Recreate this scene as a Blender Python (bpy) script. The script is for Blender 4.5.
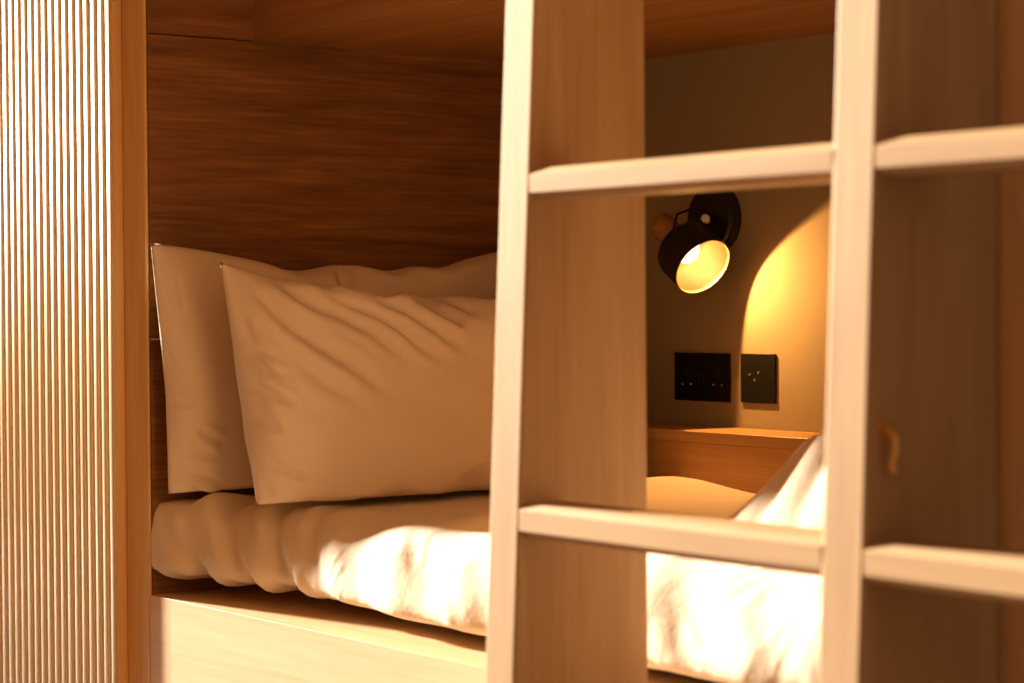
import bpy, bmesh, math, random
import numpy as np
from mathutils import Vector, Matrix

# ------------------------------------------------------------------ clear
for o in list(bpy.data.objects):
    bpy.data.objects.remove(o, do_unlink=True)
S = bpy.context.scene
C = S.collection
H = 0.93                      # camera height above the floor

# ------------------------------------------------------------------ camera
FPX, TH, PI_, RO = 2166.6, math.radians(37.4337), math.radians(1.05687), math.radians(0.40489)
v = Vector((-math.cos(TH) * math.cos(PI_), math.sin(TH) * math.cos(PI_), -math.sin(PI_)))
r0 = Vector((math.sin(TH), math.cos(TH), 0)); u0 = r0.cross(v)
r = r0 * math.cos(RO) - u0 * math.sin(RO)
u = u0 * math.cos(RO) + r0 * math.sin(RO)
cam = bpy.data.cameras.new('camera'); camo = bpy.data.objects.new('camera', cam); C.objects.link(camo)
camo.matrix_world = Matrix(((r.x, u.x, -v.x, 0), (r.y, u.y, -v.y, 0), (r.z, u.z, -v.z, H), (0, 0, 0, 1)))
cam.sensor_width = 36; cam.lens = FPX / 1024 * 36
cam.clip_start = 0.05
cam.dof.use_dof = True; cam.dof.focus_distance = 3.56; cam.dof.aperture_fstop = 4.0
S.camera = camo

def pix(P):
    """world points (n,3) -> photo pixels; used to lay creases where the photo shows them"""
    P = np.asarray(P, float) - np.array([0, 0, H])
    d = P @ np.array(v)
    return np.stack([512 + FPX * (P @ np.array(r)) / d, 341.5 - FPX * (P @ np.array(u)) / d], -1)

# ------------------------------------------------------------------ world, light, exposure
W = bpy.data.worlds.new('room_glow'); S.world = W; W.use_nodes = True
bg = W.node_tree.nodes['Background']
bg.inputs[0].default_value = (1.0, 0.36, 0.09, 1); bg.inputs[1].default_value = 0.36

# low sun from the left, raking along the bunk front
AZ, EL = math.radians(80.3), math.radians(14.0)
sl_ = bpy.data.lights.new('sun', 'SUN'); sl_.energy = 28.0; sl_.angle = math.radians(3.0); sl_.color = (1.0, 0.87, 0.68)
so = bpy.data.objects.new('sun', sl_); C.objects.link(so); so.location = (-6, 0.6, 3)
so.rotation_euler = Vector((math.sin(AZ) * math.cos(EL), math.cos(AZ) * math.cos(EL), -math.sin(EL))).to_track_quat('-Z', 'Y').to_euler()

S.view_settings.view_transform = 'Standard'; S.view_settings.look = 'None'
S.view_settings.exposure = 0.0; S.view_settings.gamma = 1.0
S.view_settings.use_curve_mapping = False

# ------------------------------------------------------------------ materials
def newmat(name):
    m = bpy.data.materials.new(name); m.use_nodes = True
    nt = m.node_tree; b = nt.nodes['Principled BSDF']
    return m, nt, b

def plain(name, col, rough=0.5, metal=0.0, emit=None, es=0.0, spec=0.5):
    m, nt, b = newmat(name)
    b.inputs['Base Color'].default_value = (*col, 1); b.inputs['Roughness'].default_value = rough
    b.inputs['Metallic'].default_value = metal; b.inputs['Specular IOR Level'].default_value = spec
    n = nt.nodes.new('ShaderNodeTexNoise'); n.inputs['Scale'].default_value = 140
    bp = nt.nodes.new('ShaderNodeBump'); bp.inputs['Strength'].default_value = 0.04; bp.inputs['Distance'].default_value = 0.002
    tc = nt.nodes.new('ShaderNodeTexCoord')
    nt.links.new(tc.outputs['Object'], n.inputs['Vector']); nt.links.new(n.outputs[0], bp.inputs['Height'])
    nt.links.new(bp.outputs[0], b.inputs['Normal'])
    if emit:
        b.inputs['Emission Color'].default_value = (*emit, 1); b.inputs['Emission Strength'].default_value = es
    return m

def wood(name, dark, mid, light, axis, scale=1.0, rough=0.45, seed=0.0, coat=0.0, contrast=1.0, spec=0.4):
    """oak veneer: long streaks along one axis plus fine pores"""
    m, nt, b = newmat(name); L = nt.links
    tc = nt.nodes.new('ShaderNodeTexCoord')
    mp = nt.nodes.new('ShaderNodeMapping')
    sc = [9.0 * scale] * 3; sc['XYZ'.index(axis)] = 0.8 * scale
    mp.inputs['Scale'].default_value = sc; mp.inputs['Location'].default_value = (seed, seed * 1.7, seed * 0.6)
    L.new(tc.outputs['Object'], mp.inputs['Vector'])
    n1 = nt.nodes.new('ShaderNodeTexNoise'); n1.inputs['Scale'].default_value = 1.6; n1.inputs['Detail'].default_value = 5
    n1.inputs['Roughness'].default_value = 0.62; n1.inputs['Distortion'].default_value = 0.9
    L.new(mp.outputs[0], n1.inputs['Vector'])
    mp2 = nt.nodes.new('ShaderNodeMapping')
    sc2 = [75.0 * scale] * 3; sc2['XYZ'.index(axis)] = 2.6 * scale
    mp2.inputs['Scale'].default_value = sc2; L.new(tc.outputs['Object'], mp2.inputs['Vector'])
    n2 = nt.nodes.new('ShaderNodeTexNoise'); n2.inputs['Scale'].default_value = 1.5; n2.inputs['Detail'].default_value = 4
    L.new(mp2.outputs[0], n2.inputs['Vector'])
    mx = nt.nodes.new('ShaderNodeMix'); mx.data_type = 'FLOAT'; mx.inputs[0].default_value = 0.38
    L.new(n1.outputs[0], mx.inputs[2]); L.new(n2.outputs[0], mx.inputs[3])
    cr = nt.nodes.new('ShaderNodeValToRGB')
    e = cr.color_ramp.elements
    w = 0.17 / contrast
    e[0].position = 0.5 - w; e[0].color = (*dark, 1); e[1].position = 0.5 + w; e[1].color = (*light, 1)
    k = cr.color_ramp.elements.new(0.5); k.color = (*mid, 1)
    L.new(mx.outputs[0], cr.inputs[0]); L.new(cr.outputs[0], b.inputs['Base Color'])
    bp = nt.nodes.new('ShaderNodeBump'); bp.inputs['Strength'].default_value = 0.12; bp.inputs['Distance'].default_value = 0.001
    L.new(n2.outputs[0], bp.inputs['Height']); L.new(bp.outputs[0], b.inputs['Normal'])
    b.inputs['Roughness'].default_value = rough
    b.inputs['Specular IOR Level'].default_value = spec
    b.inputs['Coat Weight'].default_value = coat; b.inputs['Coat Roughness'].default_value = 0.4
    return m

OAK = ((0.47, 0.270, 0.110), (0.57, 0.345, 0.155), (0.64, 0.415, 0.21))
DRK = ((0.125, 0.048, 0.013), (0.215, 0.090, 0.026), (0.31, 0.140, 0.045))
M_oak_z = wood('oak_vertical', *OAK, 'Z')
LAD = ((0.32, 0.188, 0.083), (0.395, 0.240, 0.114), (0.45, 0.292, 0.15))
M_oak_z2 = wood('oak_vertical_ladder', *LAD, 'Z', seed=4.2, rough=0.65, spec=0.25)
M_rung = wood('oak_rungs', *LAD, 'X', seed=6.1, rough=0.65, spec=0.25)
M_oak_x = wood('oak_lengthwise', *OAK, 'X', seed=1.3)
M_trim = wood('oak_orange_trim', (0.62, 0.37, 0.145), (0.74, 0.46, 0.19), (0.80, 0.53, 0.24), 'Z', seed=8.8)
M_rail = wood('oak_pale_rail', (0.58, 0.375, 0.20), (0.655, 0.445, 0.255), (0.71, 0.505, 0.31), 'X', seed=9.4)
M_flute = wood('oak_pale_flutes', (0.60, 0.43, 0.25), (0.68, 0.51, 0.31), (0.74, 0.58, 0.37), 'Z', seed=2.0)
M_dark_y = wood('smoked_oak_wall', *DRK, 'Y', seed=0.7, scale=1.7, contrast=1.15)
M_dark_x = wood('smoked_oak_ceiling', (0.22, 0.095, 0.028), (0.33, 0.155, 0.048), (0.42, 0.21, 0.075), 'X', seed=3.1)
M_ledge = wood('oak_ledge', (0.34, 0.18, 0.07), (0.44, 0.25, 0.10), (0.52, 0.31, 0.14), 'X', seed=5.5)
M_floor = wood('oak_floor', (0.09, 0.05, 0.025), (0.13, 0.075, 0.04), (0.17, 0.10, 0.055), 'X', seed=7.0)
M_wall = plain('olive_grey_paint', (0.29, 0.235, 0.150), 0.85)
M_black = plain('black_powder_coat', (0.012, 0.010, 0.009), 0.42)
M_blackplate = plain('black_plate', (0.008, 0.007, 0.006), 0.45, spec=0.2)
M_brass = plain('brass', (0.72, 0.45, 0.16), 0.32, 1.0)
M_reflector = plain('pale_gold_lining', (0.55, 0.36, 0.15), 0.45, 0.3)
M_walnut = wood('lamp_wood', (0.24, 0.11, 0.04), (0.34, 0.17, 0.065), (0.42, 0.22, 0.09), 'X', scale=3)
M_bulb = plain('glowing_bulb', (1, 0.9, 0.7), 0.4, emit=(1.0, 0.70, 0.34), es=12)
M_strip = plain('pale_metal_strip', (0.85, 0.82, 0.78), 0.3)
M_char = plain('charcoal_low_bounce', (0.035, 0.028, 0.022), 0.8)  # near-black so the added partition bounces little sun; also fills the wall joint

def linen(name, col, crumple=0.0):
    m, nt, b = newmat(name); L = nt.links
    tc = nt.nodes.new('ShaderNodeTexCoord')
    n = nt.nodes.new('ShaderNodeTexNoise'); n.inputs['Scale'].default_value = 9; n.inputs['Detail'].default_value = 5
    n.inputs['Roughness'].default_value = 0.6
    L.new(tc.outputs['Object'], n.inputs['Vector'])
    n2 = nt.nodes.new('ShaderNodeTexNoise'); n2.inputs['Scale'].default_value = 420
    L.new(tc.outputs['Object'], n2.inputs['Vector'])
    b1 = nt.nodes.new('ShaderNodeBump'); b1.inputs['Strength'].default_value = 0.22; b1.inputs['Distance'].default_value = 0.018
    L.new(n.outputs[0], b1.inputs['Height'])
    b2 = nt.nodes.new('ShaderNodeBump'); b2.inputs['Strength'].default_value = 0.05; b2.inputs['Distance'].default_value = 0.001
    n3 = nt.nodes.new('ShaderNodeTexNoise'); n3.noise_type = 'RIDGED_MULTIFRACTAL'; n3.inputs['Scale'].default_value = 7
    n3.inputs['Detail'].default_value = 3; n3.inputs['Distortion'].default_value = 1.4
    mp3 = nt.nodes.new('ShaderNodeMapping'); mp3.inputs['Scale'].default_value = (1.5, 1.0, 0.9); mp3.inputs['Rotation'].default_value = (0, 0.6, 0)
    L.new(tc.outputs['Object'], mp3.inputs['Vector']); L.new(mp3.outputs[0], n3.inputs['Vector'])
    b3 = nt.nodes.new('ShaderNodeBump'); b3.inputs['Strength'].default_value = crumple; b3.inputs['Distance'].default_value = 0.010
    L.new(n3.outputs[0], b3.inputs['Height']); L.new(b1.outputs[0], b3.inputs['Normal'])
    L.new(n2.outputs[0], b2.inputs['Height']); L.new(b3.outputs[0], b2.inputs['Normal'])
    L.new(b2.outputs[0], b.inputs['Normal'])
    b.inputs['Base Color'].default_value = (*col, 1); b.inputs['Roughness'].default_value = 0.85
    b.inputs['Sheen Weight'].default_value = 0.15; b.inputs['Specular IOR Level'].default_value = 0.25
    return m
M_linen = linen('white_linen', (0.74, 0.610, 0.465), 0.10)
M_sheet = linen('white_linen_rumpled', (0.74, 0.615, 0.475), 0.45)

# ------------------------------------------------------------------ helpers
def tag(o, label=None, cat=None, group=None, kind=None):
    if label: o['label'] = label
    if cat: o['category'] = cat
    if group: o['group'] = group
    if kind: o['kind'] = kind
    return o

def link(name, me, mat=None, parent=None, smooth=False):
    o = bpy.data.objects.new(name, me); C.objects.link(o)
    if mat: me.materials.append(mat)
    if smooth:
        for p in me.polygons: p.use_smooth = True
    if parent is not None: o.parent = parent
    return o

def fin(name, bm, mat, parent=None, smooth=False):
    bmesh.ops.recalc_face_normals(bm, faces=bm.faces)
    me = bpy.data.meshes.new(name); bm.to_mesh(me); bm.free()
    return link(name, me, mat, parent, smooth)

def empty(name, loc=(0, 0, 0)):
    o = bpy.data.objects.new(name, None); C.objects.link(o); o.location = loc; o.empty_display_size = 0.05
    return o

def box(name, x0, x1, y0, y1, z0, z1, mat, parent=None, bev=0.0015, seg=1, org=(0, 0, 0)):
    bm = bmesh.new(); bmesh.ops.create_cube(bm, size=1)
    for w in bm.verts:
        w.co = Vector(((x0 + x1) / 2 + w.co.x * (x1 - x0), (y0 + y1) / 2 + w.co.y * (y1 - y0), (z0 + z1) / 2 + w.co.z * (z1 - z0))) - Vector(org)
    if bev:
        bmesh.ops.bevel(bm, geom=bm.edges[:], offset=bev, segments=seg, affect='EDGES', profile=0.5)
    return fin(name, bm, mat, parent)

def lathe(name, prof, P, A, mat, parent=None, n=40, smooth=True, org=(0, 0, 0)):
    """surface of revolution: prof = [(along, radius)], from P along unit A"""
    A = Vector(A).normalized(); t = Vector((0, 0, 1)) if abs(A.z) < 0.9 else Vector((1, 0, 0))
    e1 = A.cross(t).normalized(); e2 = A.cross(e1)
    bm = bmesh.new(); rings = []
    for a, rad in prof:
        c = Vector(P) + A * a - Vector(org)
        if rad < 1e-6: rings.append([bm.verts.new(c)])
        else: rings.append([bm.verts.new(c + (e1 * math.cos(k * 2 * math.pi / n) + e2 * math.sin(k * 2 * math.pi / n)) * rad) for k in range(n)])
    for q0, q1 in zip(rings, rings[1:]):
        for k in range(n):
            a0, a1 = q0[k % len(q0)], q0[(k + 1) % len(q0)]; b0, b1 = q1[k % len(q1)], q1[(k + 1) % len(q1)]
            f = []
            for w in (a0, a1, b1, b0):
                if w not in f: f.append(w)
            if len(f) > 2:
                try: bm.faces.new(f)
                except ValueError: pass
    o = fin(name, bm, mat, parent, smooth)
    if smooth:
        md = o.modifiers.new('split', 'EDGE_SPLIT'); md.split_angle = math.radians(38)
    return o

def tube(name, pts, rad, mat, parent=None, n=10, org=(0, 0, 0)):
    pts = [Vector(p) - Vector(org) for p in pts]
    bm = bmesh.new(); rings = []
    for i, p in enumerate(pts):
        d = (pts[min(i + 1, len(pts) - 1)] - pts[max(i - 1, 0)]).normalized()
        t = Vector((0, 0, 1)) if abs(d.z) < 0.9 else Vector((1, 0, 0))
        e1 = d.cross(t).normalized(); e2 = d.cross(e1)
        rings.append([bm.verts.new(p + (e1 * math.cos(k * 2 * math.pi / n) + e2 * math.sin(k * 2 * math.pi / n)) * rad) for k in range(n)])
    for q0, q1 in zip(rings, rings[1:]):
        for k in range(n): bm.faces.new((q0[k], q0[(k + 1) % n], q1[(k + 1) % n], q1[k]))
    bm.faces.new(rings[0]); bm.faces.new(rings[-1])
    return fin(name, bm, mat, parent, True)

# ------------------------------------------------------------------ setting
XL, XR = -3.1995, -1.25          # inner faces of the bunk's end walls
YF, YB = 1.692, 2.6386           # front plane of the bed base, back wall
ZC = H + 0.4458                  # underside of the upper bunk
ZR = H - 0.480                   # top of the front rail

tag(box('floor', -5.2, 1.2, -1.6, 2.75, -0.05, 0.0, M_floor, bev=0), kind='structure')
wl = tag(box('wall_left', XL - 0.05, XL, YF + 0.0065, 1.8999, 0.001, ZC - 0.0012, M_dark_y, bev=0), kind='structure')
box('wall_panel', XL - 0.05, XL, YF + 0.0065, 1.8999, ZC + 0.0012, ZC + 0.51, M_dark_y, wl, bev=0)
box('joint_strip', XL - 0.05, XL - 0.004, YF + 0.0065, 1.8999, ZC - 0.0012, ZC + 0.0012, M_char, wl, bev=0)
box('wall_panel', XL - 0.05, XL, 1.8999, YB + 0.05, 0.001, ZC - 0.0001, M_dark_y, wl, bev=0)
box('edge_strip', XL, XL + 0.0016, YF + 0.007, YF + 0.06, H - 0.0592, H - 0.0572, M_strip, wl, bev=0)
tag(box('wall_back', XL + 0.0005, -0.901, YB, YB + 0.05, 0.001, ZC - 0.0001, M_wall, bev=0), kind='structure')
tag(box('wall_right', XR, XR + 0.05, YF + 0.051, YB - 0.001, 0.001, ZC - 0.0001, M_dark_y, bev=0), kind='structure')
tag(box('wall_front', -1.455, -0.901, YF + 0.004, YF + 0.05, 0.001, ZC - 0.0001, M_oak_z, bev=0.002), kind='structure')
tag(box('trim_1', XL - 0.05, -0.901, 1.900, 1.9063, ZC, ZC + 0.115, M_dark_x, bev=0.001), kind='structure')
tag(box('wall_light_block', -0.90, -0.85, 1.22, YB, 0.001, ZC + 0.42, M_char, bev=0.002), kind='structure')  # added unseen partition, keeps bounce light off the second upright's side
tag(box('wall_facade', -5.2, -3.862, YF + 0.006, YF + 0.06, 0.001, ZC + 0.51, M_wall, bev=0), kind='structure')
tag(box('ceiling', XL - 0.05, -0.901, 1.9065, YB + 0.05, ZC, ZC + 0.115, M_dark_x, bev=0.002), kind='structure')
tag(box('trim_2', XL - 0.12, XL, YF, YF + 0.006, 0.001, ZC + 0.51, M_trim, bev=0.0025), kind='structure')

# ------------------------------------------------------------------ fluted panel
PITCH, XE, YP = 0.02713, -3.2777, 1.669       # rib spacing, right edge and front of the panel
XP0 = XE - PITCH * 21 - 0.004
fp = empty('fluted_panel', ((XP0 + XE) / 2, 1.68, 0))
tag(fp, 'pale fluted oak panel with vertical half-round ribs left of the bunk', 'panel')
fo = fp.location
box('panel_core', XP0, XE, YP + 0.0055, YF - 0.0005, 0, ZC + 0.51, M_trim, fp, bev=0.0008, org=fo)
box('panel_face', XP0, XE - 0.0005, YP + 0.0034, YP + 0.0054, 0, ZC + 0.51, M_flute, fp, bev=0, org=fo)
bm = bmesh.new(); prof = []
for k in range(9):
    a = math.pi * k / 8
    cs, sn = math.cos(a), math.sin(a)
    prof.append((math.copysign(abs(cs) ** 0.55, cs) * 0.0080, -abs(sn) ** 0.55 * 0.0036))
lo = [bm.verts.new((x, y, 0)) for x, y in prof]; hi = [bm.verts.new((x, y, ZC + 0.51)) for x, y in prof]
for k in range(8): bm.faces.new((lo[k], lo[k + 1], hi[k + 1], hi[k]))
bm.faces.new((lo[0], lo[-1], hi[-1], hi[0])); bm.faces.new(lo); bm.faces.new(hi)
f0 = fin('flute', bm, M_flute, fp)
for p in f0.data.polygons[:8]: p.use_smooth = True
for k in range(21):
    o = f0 if k == 0 else f0.copy()
    if k: C.objects.link(o); o.parent = fp
    o.location = Vector((XE - 0.0082 - PITCH * k, YP + 0.0034, 0)) - fo
# front board of the bunk above, out of the frame
ur = box('upper_rail', XL + 0.001, -0.901, YF, 1.900, ZC + 0.1155, ZC + 0.40, M_oak_x, None, bev=0.003)
tag(ur, 'oak front board of the upper bunk above the opening', 'board')

# ------------------------------------------------------------------ bed base
bb = empty('bunk_bed', ((XL - 1.46) / 2, 2.1, 0))
tag(bb, 'pale oak box base of the lower bunk with a smooth front rail', 'bed')
bo = bb.location
box('front_rail', XL + 0.001, -1.457, YF, YF + 0.17, 0.0, ZR, M_rail, bb, bev=0.0006, org=bo)
box('mattress_platform', XL + 0.002, XR - 0.002, YF + 0.1705, 2.515, 0.22, ZR - 0.001, M_oak_x, bb, bev=0.002, org=bo)
lg = empty('back_ledge', (-2.3, 2.58, 0))
tag(lg, 'narrow oak ledge along the back wall under the sockets, glowing in lamplight', 'ledge')
lo_ = lg.location
box('ledge_top', XL + 0.002, XR - 0.002, 2.519, YB - 0.001, H - 0.2455, H - 0.2255, M_ledge, lg, bev=0.0015, org=lo_)
box('ledge_front', XL + 0.002, XR - 0.002, 2.521, 2.54, 0.0, H - 0.2460, M_ledge, lg, bev=0.001, org=lo_)

# ------------------------------------------------------------------ ladder
def fy(z): return 1.5058 + 0.0476 * (z - H + 0.045)        # leaning front edge
SX = [(-1.9994, -1.9446), (-1.469, -1.414), (-0.9010, -0.8460)]
ld = empty('bunk_ladder', (-1.438, 1.59, 0))
tag(ld, 'wide oak bunk ladder with deep uprights and pale front edges in the foreground', 'ladder')
lo_ = ld.location
st = None
for i, (x0, x1) in enumerate(SX[:2]):
    if st is None:
        bm = bmesh.new(); zt = ZC + 0.30; wd = (x1 - x0) / 2
        vs = [bm.verts.new((sx * wd, y, z)) for sx in (-1, 1) for y, z in ((fy(0) - 1.59, 0), (1.690 - 1.59, 0), (1.690 - 1.59, zt), (fy(zt) - 1.59, zt))]
        bm.faces.new(vs[:4]); bm.faces.new(vs[4:])
        for k in range(4): bm.faces.new((vs[k], vs[(k + 1) % 4], vs[4 + (k + 1) % 4], vs[4 + k]))
        bmesh.ops.bevel(bm, geom=bm.edges[:], offset=0.003, segments=2, affect='EDGES', profile=0.5)
        o = st = fin('upright', bm, M_oak_z2, ld)
    else:
        o = st.copy(); C.objects.link(o); o.parent = ld
    o.location = (((x0 + x1) / 2) - lo_.x, 0, 0)
for zc in (H + 0.1335, H - 0.2485, H - 0.6300):
    for i in (0, 1):
        x0, x1 = SX[i][1] + 0.0003, SX[i + 1][0] - 0.0003
        hgt = 0.0175 if zc > H else 0.0190
        yf = fy(zc)
        bm = bmesh.new(); pr = []
        c = 0.0075
        for y, z in ((yf, zc - hgt + c), (yf + c, zc - hgt), (yf + 0.062, zc - hgt), (yf + 0.066, zc - hgt + 0.004), (yf + 0.066, zc + hgt - 0.004), (yf + 0.062, zc + hgt), (yf + c, zc + hgt), (yf, zc + hgt - c)):
            pr.append((y - lo_.y, z))
        a = [bm.verts.new((x0 - lo_.x, y, z)) for y, z in pr]; b_ = [bm.verts.new((x1 - lo_.x, y, z)) for y, z in pr]
        for k in range(8): bm.faces.new((a[k], a[(k + 1) % 8], b_[(k + 1) % 8], b_[k]))
        bm.faces.new(a); bm.faces.new(b_)
        o = fin('rung', bm, M_rung, ld)
# brass hook on the second upright
hx = SX[1][1]
hk = empty('hook', (hx - lo_.x, 1.522 - lo_.y, H - 0.122)); hk.parent = ld
hk['label'] = 'small brass hook on the side of an upright'
lathe('hook_plate', [(0, 0), (0, .0085), (.0025, .0085), (.003, .008), (.003, 0)], (0, 0, 0), (1, 0, 0), M_brass, hk, n=20)
tube('hook_arm', [(.002, 0, 0), (.012, 0, -.002), (.018, 0, -.010), (.017, 0, -.024), (.012, 0, -.034), (.017, .000, -.041)], 0.0034, M_brass, hk)

# ------------------------------------------------------------------ pillows: inflated cloth
def inflate(w, h, puff, levels=((31, 21, 260), (61, 41, 200), (125, 85, 170))):
    """two sheets sewn along the edge, blown up by pressure, kept from stretching"""
    P = None
    for nu, nv, iters in levels:
        if P is None:
            gu, gv = np.meshgrid(np.linspace(-.5, .5, nu), np.linspace(-.5, .5, nv), indexing='ij')
            b = (1 - (2 * gu) ** 2) * (1 - (2 * gv) ** 2)
            P = np.stack([np.stack([gu * w, gv * h, s * 0.03 * b], -1) for s in (1, -1)])
        else:
            onu, onv = P.shape[1:3]
            iu = np.linspace(0, onu - 1, nu); iv = np.linspace(0, onv - 1, nv)
            a0 = np.minimum(iu.astype(int), onu - 2); fa = (iu - a0)[None, :, None, None]
            b0 = np.minimum(iv.astype(int), onv - 2); fb = (iv - b0)[None, None, :, None]
            P = ((P[:, a0][:, :, b0] * (1 - fa) + P[:, a0 + 1][:, :, b0] * fa) * (1 - fb) +
                 (P[:, a0][:, :, b0 + 1] * (1 - fa) + P[:, a0 + 1][:, :, b0 + 1] * fa) * fb)
            rng = np.random.default_rng(nu); P[:, 1:-1, 1:-1, 2] += rng.normal(0, .0006, P[:, 1:-1, 1:-1, 2].shape)
        du, dv = w / (nu - 1), h / (nv - 1); V = np.zeros_like(P)
        def sew(P):
            e = np.zeros((nu, nv), bool); e[0] = e[-1] = True; e[:, 0] = e[:, -1] = True
            m = (P[0] + P[1]) / 2; P[0][e] = m[e]; P[1][e] = m[e]
        def con(P, A, B, L, k, both):
            d = P[B] - P[A]; l = np.linalg.norm(d, axis=-1, keepdims=True) + 1e-9
            c = (l - L) / l
            if not both: c = np.minimum(c, 0) * 1.0          # only resists squeezing
            d = d * c * 0.5 * k
            P[A] += d; P[B] -= d
        sl = slice
        def pairs(ax, step):
            out = []
            n = (nu, nv)[ax]
            for off in range(2 * step):
                idx = np.arange(n - step)
                idx = idx[(idx // step) % 2 == (off % 2)] if off < 2 else None
                if idx is None: break
                i0 = idx; i1 = idx + step
                if ax == 0: out.append(((sl(None), i0), (sl(None), i1)))
                else: out.append(((sl(None), sl(None), i0), (sl(None), sl(None), i1)))
            return out
        PU, PV, BU, BV = pairs(0, 1), pairs(1, 1), pairs(0, 2), pairs(1, 2)
        diag = math.hypot(du, dv)
        for it in range(iters):
            tu = np.gradient(P, axis=1); tv = np.gradient(P, axis=2)
            N = np.cross(tu, tv); N[1] *= -1
            N /= (np.linalg.norm(N, axis=-1, keepdims=True) + 1e-9)
            th = P[0, ..., 2] - P[1, ..., 2]
            vol = th.mean()
            V = V * 0.90 + N * puff * max(0.0, 1 - vol / (puff * 40)) * (du / 0.006) ** 0.5 * 0.25
            Q = P.copy(); P = P + V
            for rep in range(5):
                for A, B in PU: con(P, A, B, du, 1.0, True)
                for A, B in PV: con(P, A, B, dv, 1.0, True)
                # shear
                for si in (0, 1):
                    A = (sl(None), sl(si, nu - 1, 2), sl(0, nv - 1)); B = (sl(None), sl(si + 1, nu, 2), sl(1, nv))
                    na = P[A].shape[1]; nb = P[B].shape[1]; m_ = min(na, nb)
                    A = (sl(None), sl(si, si + 2 * m_ - 1, 2), sl(0, nv - 1)); B = (sl(None), sl(si + 1, si + 2 * m_, 2), sl(1, nv))
                    con(P, A, B, diag, 0.35, True)
                    A = (sl(None), sl(si, si + 2 * m_ - 1, 2), sl(1, nv)); B = (sl(None), sl(si + 1, si + 2 * m_, 2), sl(0, nv - 1))
                    con(P, A, B, diag, 0.35, True)
                for A, B in BU: con(P, A, B, 2 * du, 0.10, True)
                for A, B in BV: con(P, A, B, 2 * dv, 0.10, True)
                sew(P)
            V = (P - Q)
            P[:, ..., :] -= P.mean(axis=(0, 1, 2))
    # soften the grid noise
    for _ in range(2):
        K = P.copy()
        K[:, 1:-1, 1:-1] = 0.5 * P[:, 1:-1, 1:-1] + 0.125 * (P[:, 2:, 1:-1] + P[:, :-2, 1:-1] + P[:, 1:-1, 2:] + P[:, 1:-1, :-2])
        P = K
    return P

PIL = inflate(0.80, 0.50, 0.0030)
def straighten(P, ks, kt, kb):
    """pull the bowed seams back out: ks sides, kt top, kb bottom"""
    P = P.copy(); nu, nv = P.shape[1:3]
    wv = np.linspace(0, 1, nv)[None, None]; wu = np.linspace(0, 1, nu)[None, :, None]
    b0 = P[0, :, 0, 1]; b1 = P[0, :, -1, 1]
    P[..., 1] += kb * (b0.min() - b0)[None, :, None] * (1 - wv) ** 1.5 + kt * (b1.max() - b1)[None, :, None] * wv ** 1.5
    a0 = P[0, 0, :, 0]; a1 = P[0, -1, :, 0]
    P[..., 0] += ks * ((a0.min() - a0)[None, None] * (1 - wu) ** 3 + (a1.max() - a1)[None, None] * wu ** 3)
    return P
PIL = straighten(PIL, 0.80, 0.45, 0.95)
_w = np.linspace(0, 1, PIL.shape[1]); _w = np.clip(1 - np.minimum(_w, 1 - _w) / 0.22, 0, 1)[None, :, None, None] ** .5
for _ in range(60):
    K_ = PIL.copy(); K_[:, 1:-1, 1:-1] = 0.25 * (PIL[:, 2:, 1:-1] + PIL[:, :-2, 1:-1] + PIL[:, 1:-1, 2:] + PIL[:, 1:-1, :-2])
    K_[:, (0, -1), 1:-1] = 0.5 * PIL[:, (0, -1), 1:-1] + 0.25 * (PIL[:, (0, -1), 2:] + PIL[:, (0, -1), :-2])
    PIL = PIL * (1 - _w) + K_ * _w

def polyd(px, line):
    """distance of pixels to a polyline and position along it (0..1)"""
    line = np.array(line, float); best = np.full(len(px), 1e9); tt = np.zeros(len(px))
    seg = np.linalg.norm(np.diff(line, axis=0), axis=1); tot = seg.sum(); acc = 0
    for a, b, s in zip(line, line[1:], seg):
        ab = b - a; t = np.clip(((px - a) @ ab) / (s * s), 0, 1)
        d = np.linalg.norm(px - (a + t[:, None] * ab), axis=1)
        m = d < best; best[m] = d[m]; tt[m] = (acc + t[m] * s) / tot; acc += s
    return best, tt

def crease(Pw, N, lines, sel):
    px = pix(Pw); disp = np.zeros(len(Pw))
    for line, amp, wid in lines:
        d, t = polyd(px, line)
        env = np.clip(np.minimum(t / 0.25, (1 - t) / 0.35), 0.0, 1); env = env * env * (3 - 2 * env)
        disp += env * amp * 1.5 * (-np.exp(-(d / wid) ** 2) + 0.55 * np.exp(-((d - 2.3 * wid) / (1.3 * wid)) ** 2))
    return Pw + N * (disp * sel)[:, None]

def vnoise(P, scale, seed):
    rng = np.random.default_rng(seed); o = np.zeros(len(P))
    for k in range(14):
        d = rng.normal(size=3); d /= np.linalg.norm(d); o += np.sin(P @ d * scale * rng.uniform(.6, 1.7) + rng.uniform(0, 6.28))
    return o / 14 ** .5

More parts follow.
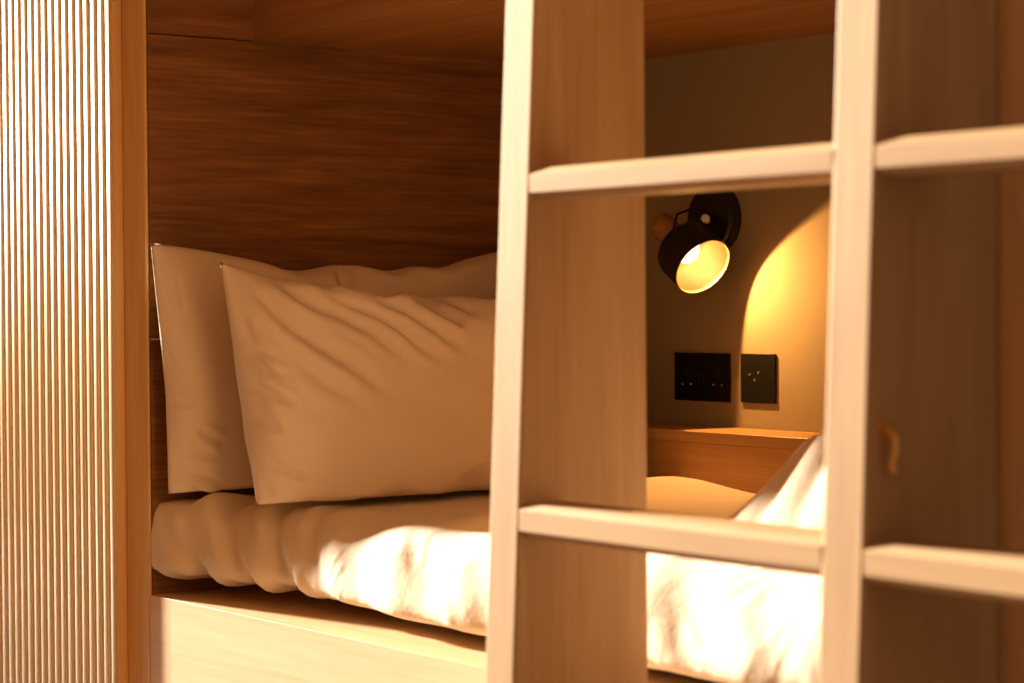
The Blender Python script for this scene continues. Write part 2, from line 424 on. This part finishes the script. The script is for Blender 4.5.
def pillow(name, org, lean, yaw, sx, sy, sz, lines, label, seed, warp=None, sink=0.03, fan=(206, 236), fank=1.0):
    """width along +Y, height along Z, thickness along X"""
    Q = PIL.copy(); nu, nv = Q.shape[1:3]
    a, b, c = Q[..., 0] * sx, Q[..., 1] * sy, Q[..., 2] * sz
    if warp is not None: a, b, c = warp(a, b, c)
    cm = np.abs(c).max(); c = np.sign(c) * cm * (np.abs(c) / cm) ** 0.72
    X = c * math.cos(lean) - b * math.sin(lean); Z = c * math.sin(lean) + b * math.cos(lean); Y = a
    X, Y = X * math.cos(yaw) - Y * math.sin(yaw), X * math.sin(yaw) + Y * math.cos(yaw)
    G = np.stack([X, Y, Z], -1)
    G[..., 2] -= G[..., 2].min(); G += np.array(org)
    base = org[2]; zz = G[..., 2] - base - sink
    G[..., 2] = base + np.where(zz > .02, zz, .02 * np.exp((zz - .02) / .02))
    tu = np.gradient(G, axis=1); tv = np.gradient(G, axis=2); N = np.cross(tu, tv); N[1] *= -1
    N /= np.linalg.norm(N, axis=-1, keepdims=True) + 1e-9
    fr = G[0].reshape(-1, 3); nf = N[0].reshape(-1, 3)
    uu, vv = np.meshgrid(np.linspace(0, 1, nu), np.linspace(0, 1, nv), indexing='ij')
    inner = np.clip(np.minimum(np.minimum(uu, 1 - uu) * 12, np.minimum(vv, 1 - vv) * 10), 0, 1).reshape(-1)
    fr = crease(fr, nf, lines, inner)
    fr = fr + nf * (vnoise(fr, 34, seed) * 0.0016 * inner)[:, None]
    # fine folds fanning out of the pulled-up corner, short puckers along the seam
    pxy = pix(fr); cx_, cy_ = fan
    ang = np.arctan2(pxy[:, 1] - cy_, pxy[:, 0] - cx_); rad = np.hypot(pxy[:, 1] - cy_, pxy[:, 0] - cx_)
    w1 = vnoise(np.stack([pxy[:, 0] / 60, pxy[:, 1] / 60, 0 * ang], -1), 1.0, seed + 1)
    rg = 1 - np.abs(np.sin(ang * 19 + w1 * .8)); rg2 = 1 - np.abs(np.sin(ang * 33 + w1 * 1.3 + 1))
    env = np.clip((rad - 25) / 60, 0, 1) * np.clip((310 - rad) / 150, 0, 1) * np.exp(-((ang - .56) / .40) ** 2)
    seam = np.exp(-uu.reshape(-1) / .10) * np.clip(uu.reshape(-1) / .02, 0, 1)
    rs = 1 - np.abs(np.sin(pxy[:, 1] / 11.0 - pxy[:, 0] / 21.0 + w1 * 1.6))
    fr = fr - nf * ((rg ** 3 * .0040 + rg2 ** 3 * .0022) * env * inner * fank + rs ** 3 * .0050 * seam * (vv.reshape(-1) < .8))[:, None]
    bk = G[1].reshape(-1, 3)
    idx = np.arange(nu * nv).reshape(nu, nv); ib = idx + nu * nv
    ib = ib.copy(); ib[0] = idx[0]; ib[-1] = idx[-1]; ib[:, 0] = idx[:, 0]; ib[:, -1] = idx[:, -1]
    q = lambda I: np.stack([I[:-1, :-1], I[1:, :-1], I[1:, 1:], I[:-1, 1:]], -1).reshape(-1, 4)
    F = np.concatenate([q(idx), q(ib)[:, ::-1]])
    V_ = np.concatenate([fr, bk]); o0 = np.array(org)
    used = np.unique(F); re = -np.ones(len(V_), int); re[used] = np.arange(len(used))
    me = bpy.data.meshes.new(name); me.from_pydata((V_[used] - o0).tolist(), [], re[F].tolist()); me.update()
    o = link(name, me, M_linen, None, True); o.location = org
    tag(o, label, 'pillow', 'pillows at the head of the bunk')
    return o

ZM = H - 0.322     # top of the bedding
def warp_front(a, b, c):
    t = np.clip((a + .4) / .8, 0, 1); k = np.clip((b + .25) / .5, 0, 1)
    b = b + 0.030 * np.clip(1 - t / 0.16, 0, 1) ** 1.4 * k ** 2 - 0.018 * k * np.clip((t - .2) / .5, 0, 1)
    a = a - 0.035 * np.clip(1 - t / 0.5, 0, 1) * k
    return a, b, c
def warp_rear(a, b, c):
    t = np.clip((a + .4) / .8, 0, 1); k = np.clip((b + .25) / .5, 0, 1)
    return a - 0.030 * np.clip(1 - t / 0.4, 0, 1) * k, b, c
front_lines = [
    ([(238, 268), (257, 292), (275, 309), (294, 327), (323, 347), (349, 362), (375, 381), (410, 407)], .0085, 5.5),
    ([(268, 279), (299, 297), (323, 308), (340, 314), (375, 332), (396, 351), (417, 367)], .0085, 5.0),
    ([(310, 289), (340, 301), (370, 313), (398, 327), (422, 346), (455, 365)], .0080, 4.5),
    ([(370, 296), (406, 311), (434, 327), (474, 353)], .0070, 4.5),
    ([(408, 297), (445, 315), (472, 326)], .0050, 4.0),
    ([(429, 295), (485, 316)], .0040, 3.5),
    ([(239, 312), (247, 332), (257, 349), (279, 363)], .0075, 3.6),
    ([(241, 338), (252, 356), (267, 369), (287, 382)], .0070, 3.4),
    ([(248, 372), (260, 386), (280, 398), (300, 404)], .0060, 3.4),
    ([(254, 408), (264, 419), (285, 432)], .0060, 3.6),
    ([(259, 455), (275, 465), (290, 472), (316, 482)], .0065, 3.4),
    ([(300, 362), (330, 385), (362, 403)], .0040, 6.0),
    ([(259, 480), (268, 492), (275, 503)], .006, 3.4)]
rear_lines = [([(196, 431), (210, 438), (227, 446)], .007, 3.2), ([(190, 476), (210, 482), (228, 490)], .007, 3.2),
              ([(184, 452), (200, 456), (222, 458)], .005, 3.0), ([(160, 262), (172, 285), (180, 320)], .006, 4.0),
              ([(174, 395), (185, 402), (200, 404)], .005, 3.2), ([(336, 268), (342, 280), (344, 292)], .003, 3)]
pillow('pillow', (-3.147, 2.070, ZM + .011), 0.02, 0.0, 0.97, 0.915, 0.46, rear_lines,
       'rear white pillow upright against the smoked oak wall, partly hidden', 5, warp_rear, fan=(140, 235), fank=0.35)
pillow('pillow', (-2.945, 2.114, ZM + .006), 0.17, -0.03, 0.98, 0.83, 0.80, front_lines,
       'front white pillow with long diagonal creases from its raised corner', 9, warp_front)

# ------------------------------------------------------------------ bedding over the mattress
def sheet():
    nx, ns = 400, 100
    X = np.linspace(XL + 0.002, XR - 0.006, nx)
    # cross-section front to back (y, z), local
    ctrl = np.array([(1.905, -.4785), (1.890, -.464), (1.850, -.455), (1.770, -.446), (1.718, -.439), (1.7025, -.429), (1.704, -.412), (1.713, -.386), (1.727, -.360), (1.748, -.340), (1.775, -.327), (1.84, -.324), (1.9, -.325), (2.1, -.325), (2.35, -.318), (2.46, -.318), (2.505, -.327), (2.513, -.36), (2.512, -.47)])
    d = np.r_[0, np.cumsum(np.linalg.norm(np.diff(ctrl, axis=0), axis=1))]; d /= d[-1]
    s = np.linspace(0, 1, ns) ** 1.25
    # smooth interpolation
    fine = np.linspace(0, 1, 900); cy = np.interp(fine, d, ctrl[:, 0]); cz = np.interp(fine, d, ctrl[:, 1])
    ker = np.hanning(31); ker /= ker.sum()
    cyp = np.convolve(np.pad(cy, 15, mode='edge'), ker, 'valid'); czp = np.convolve(np.pad(cz, 15, mode='edge'), ker, 'valid')
    y = np.interp(s, fine, cyp); z = np.interp(s, fine, czp)
    G = np.zeros((nx, ns, 3)); G[..., 0] = X[:, None]; G[..., 1] = y[None]
    # the bulge comes forward at the head end and sits further back elsewhere
    sh_ = np.interp(X, [-3.2, -3.1, -3.0, -2.9, -2.8, -2.6, -1.2], [-.009, .014, .036, .052, .052, .036, .034])
    G[..., 1] += sh_[:, None] * np.clip((1.95 - y[None]) / .14, 0, 1)
    kk = np.clip((-3.06 - X) / .12, 0, 1); kk = (kk * kk * (3 - 2 * kk))[:, None] * np.clip((z[None] + .450) / .015, 0, 1)
    fr_ = np.clip((G[..., 1] - 1.70) / .40, 0, 1)
    G[..., 1] = np.where(G[..., 1] < 2.1, G[..., 1] * (1 - kk) + (1.6965 + .4035 * fr_ ** 1.9) * kk, G[..., 1]); G[..., 2] = H + z[None]
    # towards the foot the overhang hangs lower, nearly on the rail
    G[..., 2] -= np.interp(X, [-3.2, -2.95, -2.6, -1.2], [0, .002, .015, .018])[:, None] * np.clip((-.37 - z[None]) / .05, 0, 1) * np.clip((z[None] + .478) / .02, 0, 1)
    # hump towards the back that catches the lamp
    bump = 0.020 * np.exp(-((X[:, None] + 2.74) / 0.12) ** 2 - ((y[None] - 2.44) / 0.11) ** 2)
    top = np.clip((G[..., 2] - (H - .36)) / .03, 0, 1)
    G[..., 2] += bump * top
    tu = np.gradient(G, axis=0); tv = np.gradient(G, axis=1); N = np.cross(tv, -tu)
    N /= np.linalg.norm(N, axis=-1, keepdims=True) + 1e-9
    if N[nx // 2, int(ns * .7), 2] < 0: N = -N
    P = G.reshape(-1, 3); Nn = N.reshape(-1, 3)
    env = np.clip((1.90 - P[:, 1]) / .12, 0, 1) * np.clip((P[:, 2] - (H - .462)) / .02, 0, 1)
    endk = np.clip(np.minimum(P[:, 0] - XL, XR - P[:, 0]) / .06, 0.1, 1)
    # soft waves and slanted folds of loose linen
    dd = vnoise(P * np.array([1.0, 1.4, 1.4]), 11, 3) * .0050 + vnoise(P * np.array([1, .5, .7]), 30, 4) * .0032
    q = P[:, 0] * 1.0 + (P[:, 2] - H) * 0.9
    left = np.clip((-2.70 - P[:, 0]) / .25, 0, 1)
    dd += (np.sin(q * 26 + vnoise(P, 9, 8) * 1.2) ** 2 - .5) * (.0040 + .014 * left) + (np.sin(q * 57 + vnoise(P, 12, 18) * 1.5) ** 2 - .5) * .013 * left
    P2 = P + Nn * (dd * env * endk)[:, None]
    folds = [([(196, 515), (212, 535), (229, 555), (248, 586)], .008, 4), ([(176, 515), (188, 535), (199, 563), (214, 579)], .008, 4),
             ([(236, 520), (262, 545), (280, 565), (300, 585)], .007, 4), ([(155, 515), (165, 540), (176, 562)], .007, 4),
             ([(402, 535), (430, 572), (470, 600)], .006, 5), ([(340, 560), (385, 588), (440, 612)], .005, 5)]
    P2 = crease(P2, Nn, [(a_, b_ * .6, c_ * 1.7) for a_, b_, c_ in folds], env)
    Gs = P2.reshape(nx, ns, 3)
    for _ in range(2):
        K2 = Gs.copy(); K2[1:-1, 1:-1] = 0.4 * Gs[1:-1, 1:-1] + 0.15 * (Gs[2:, 1:-1] + Gs[:-2, 1:-1] + Gs[1:-1, 2:] + Gs[1:-1, :-2]); Gs = K2
    P2 = Gs.reshape(-1, 3)
    P2[:, 2] = np.maximum(P2[:, 2], ZR + .0015)
    P2[:, 1] = np.minimum(P2[:, 1], 2.5185); P2[:, 1] = np.maximum(P2[:, 1], YF + .002)
    I = np.arange(nx * ns).reshape(nx, ns)
    F = np.stack([I[:-1, :-1], I[1:, :-1], I[1:, 1:], I[:-1, 1:]], -1).reshape(-1, 4).tolist()
    F.append(I[0].tolist()); F.append(I[-1][::-1].tolist())
    F += [[int(I[k, 0]), int(I[k, -1]), int(I[k + 1, -1]), int(I[k + 1, 0])] for k in range(nx - 1)]
    o0 = np.array([-2.2, 2.1, ZR])
    me = bpy.data.meshes.new('bed_sheet'); me.from_pydata((P2 - o0).tolist(), [], F); me.update()
    bm = bmesh.new(); bm.from_mesh(me); bmesh.ops.recalc_face_normals(bm, faces=bm.faces); bm.to_mesh(me); bm.free()
    o = link('fitted_sheet', me, M_sheet, mt, True); o.location = Vector(o0) - mt.location
mt = empty('mattress', (-2.2, 2.1, ZR))
tag(mt, 'bunk mattress in a rumpled white sheet that bulges over the front rail', 'mattress')
sheet()
box('mattress_core', XL + 0.012, XR - 0.012, 1.915, 2.495, ZR + 0.002, H - 0.360, M_linen, mt, bev=0.03, seg=4, org=mt.location)

def duvet():
    nx, ny = 90, 90
    U, T = np.meshgrid(np.linspace(0, 1, nx), np.linspace(0, 1, ny), indexing='ij')
    x0, x1, y0, y1 = -2.12, XR - 0.01, 1.865, 2.44
    X = x0 + (x1 - x0) * U; Y = y0 + (y1 - y0) * T
    ss = lambda t: np.clip(t, 0, 1) ** 2 * (3 - 2 * np.clip(t, 0, 1))
    fy_ = np.clip((Y - y0) / .12, 0, 1) ** .5 * np.clip((y1 - Y) / .22, 0, 1) ** .6
    rise = np.clip((X - (x0 + .10 * np.abs((Y - 2.00) / .4))) / .34, 0, 1)
    hgt = 0.215 * (1 - (1 - rise) ** 1.6) * fy_ * np.clip((x1 - X) / .1, 0, 1) ** .5
    P = np.stack([X, Y, np.zeros_like(X)], -1).reshape(-1, 3)
    q = (X - 0.25 * Y).reshape(-1)
    fold = (np.abs(np.sin(q * 40 + vnoise(P, 7, 21) * 1.0)) - .5) * .030 + vnoise(P, 22, 22) * .006
    z = hgt.reshape(-1) + fold * np.clip(hgt.reshape(-1) / .12, 0, 1)
    P[:, 2] = ZM + 0.007 + np.maximum(z, 0)
    I = np.arange(nx * ny).reshape(nx, ny)
    B = P.copy(); B[:, 2] = ZM - .006; n = nx * ny
    F = np.stack([I[:-1, :-1], I[1:, :-1], I[1:, 1:], I[:-1, 1:]], -1).reshape(-1, 4).tolist()
    ring = [I[k, 0] for k in range(nx)] + [I[-1, k] for k in range(1, ny)] + [I[k, -1] for k in range(nx - 2, -1, -1)] + [I[0, k] for k in range(ny - 2, 0, -1)]
    F.append([int(k) for k in ring][::-1])
    o0 = np.array([-1.75, 2.1, ZM])
    me = bpy.data.meshes.new('duvet'); me.from_pydata((P - o0).tolist(), [], F); me.update()
    o = link('duvet', me, M_linen, None, True); o.location = o0
    return tag(o, 'heaped white duvet behind the ladder rungs', 'duvet')
duvet()

# ------------------------------------------------------------------ wall lamp
AX = Vector((0.842, -0.043, -0.56)).normalized()
OP = Vector((-2.7735, 2.540, H + 0.0573))            # centre of the shade's mouth
lp = empty('wall_lamp', (-2.84, YB, H + 0.145))
tag(lp, 'black adjustable wall spotlight with glowing bulb above the sockets', 'lamp')
lo_ = lp.location
lathe('backplate', [(0, 0), (0, .060), (.018, .060), (.0185, .0565), (.021, .056), (.0245, .054), (.0255, .050), (.0255, 0)], (-2.84, YB - 0.0005, H + .145), (0, -1, 0), M_black, lp, 56, org=lo_)
R_ = 0.055; L_ = 0.078
sh = lathe('shade', [(0, R_), (-.004, R_), (-.052, R_), (-.064, .0525), (-.072, .046), (-.077, .036), (-.078, .020), (-.078, 0.0)], OP, AX, M_black, lp, 56, org=lo_)
lathe('reflector', [(0, R_), (0.0006, R_ - .0008), (0, R_ - .002), (-.050, R_ - .002), (-.062, .0495), (-.070, .041), (-.0735, .030), (-.074, 0)], OP, AX, M_reflector, sh, 56, org=lo_)
back = OP - AX * 0.078
lathe('lamp_holder', [(0, 0), (0, .021), (-.004, .0235), (-.060, .0235), (-.066, .021), (-.066, 0)], back, AX, M_walnut, lp, 32, org=lo_)
# pivot: stub arm, knob, wire fork
piv = Vector((-2.822, 2.585, H + .140))
tube('stub_arm', [(-2.83, YB - .024, H + .143), tuple(piv), tuple(back + AX * .018 + Vector((0, .030, .010)))], .0095, M_black, lp, 16, org=lo_)
lathe('pivot_knob', [(0, 0), (0, .009), (.008, .009), (.010, .007), (.010, 0)], piv + Vector((.010, -.004, .002)), (.75, -.65, 0.05), plain('grey_steel', (.32, .28, .24), .35, .8), lp, 20, org=lo_)
pts = [back + AX * .006 + Vector((0, -.02, .020)), back - AX * .012 + Vector((.004, .0, .044)), Vector((-2.852, 2.595, H + .165))]
tube('wire_fork', pts, .0022, M_black, lp, 8, org=lo_)
lathe('bulb', [(-.074, .010), (-.070, .013), (-.062, .0205), (-.053, .0235), (-.043, .0205), (-.0372, .011), (-.0362, 0)], OP, AX, M_bulb, lp, 24, org=lo_)
pl = bpy.data.lights.new('bulb_light', 'SPOT'); pl.spot_size = math.radians(124); pl.spot_blend = 0.20; pl.energy = 14; pl.color = (1.0, 0.46, 0.12); pl.shadow_soft_size = 0.006
po = bpy.data.objects.new('bulb_light', pl); C.objects.link(po); po.parent = lp; po.location = OP - AX * .0340 - lo_
po.rotation_euler = AX.to_track_quat('-Z', 'Y').to_euler()

# ------------------------------------------------------------------ sockets
def plate(name, x0, x1, z0, z1, label):
    e = empty(name, ((x0 + x1) / 2, YB, (z0 + z1) / 2)); tag(e, label, 'socket')
    box('cover_plate', x0, x1, YB - .0050, YB - .0005, z0, z1, M_blackplate, e, bev=.0012, seg=2, org=e.location)
    return e
d2 = plate('double_socket', -2.9548, -2.8084, H - .1810, H - .0945, 'wide black double wall socket with two switches, under the lamp')
d1 = plate('single_socket', -2.7803, -2.6941, H - .1800, H - .0943, 'square black single wall socket with brass pins, lit by the lamp')
def slot(e, name, x, z, w, h, mat, depth=.0009, front=YB - .0050):
    return box(name, x - w / 2, x + w / 2, front - depth, front + .0004, z - h / 2, z + h / 2, mat, e, bev=min(w, h) * .15, org=e.location)
M_slot = plain('socket_slot', (.004, .004, .004), .6)
M_contact = plain('copper_contact', (.80, .42, .22), .25, 1.0)
for cx in (-2.9211, -2.8390):
    slot(d2, 'pin_slot', cx, H - .130, .0050, .0095, M_slot)
    for sx in (-1, 1):
        p_ = slot(d2, 'pin_slot', cx + sx * .0112, H - .1512, .0072, .0050, M_slot)
        slot(d2, 'contact', cx + sx * .0112, H - .1512, .0022, .0022, M_contact, .0014)
for x in (-2.8862, -2.8772):
    slot(d2, 'rocker_switch', x, H - .1400, .0062, .0160, M_blackplate, .0030)
for x, z in ((-2.7568, -.1314), (-2.7343, -.1275), (-2.7443, -.1405)):
    slot(d1, 'pin_slot', x, H + z, .0075, .0060, M_slot)
    slot(d1, 'contact', x, H + z, .0042, .0036, M_contact, .0018)
for x in (-2.772, -2.7025):
    lathe('plate_screw', [(0, 0), (0, .0022), (.0006, .0022), (.0009, .0016), (.0009, 0)], (x, YB - .0049, H - .137), (0, -1, 0), M_blackplate, d1, 12, org=d1.location)
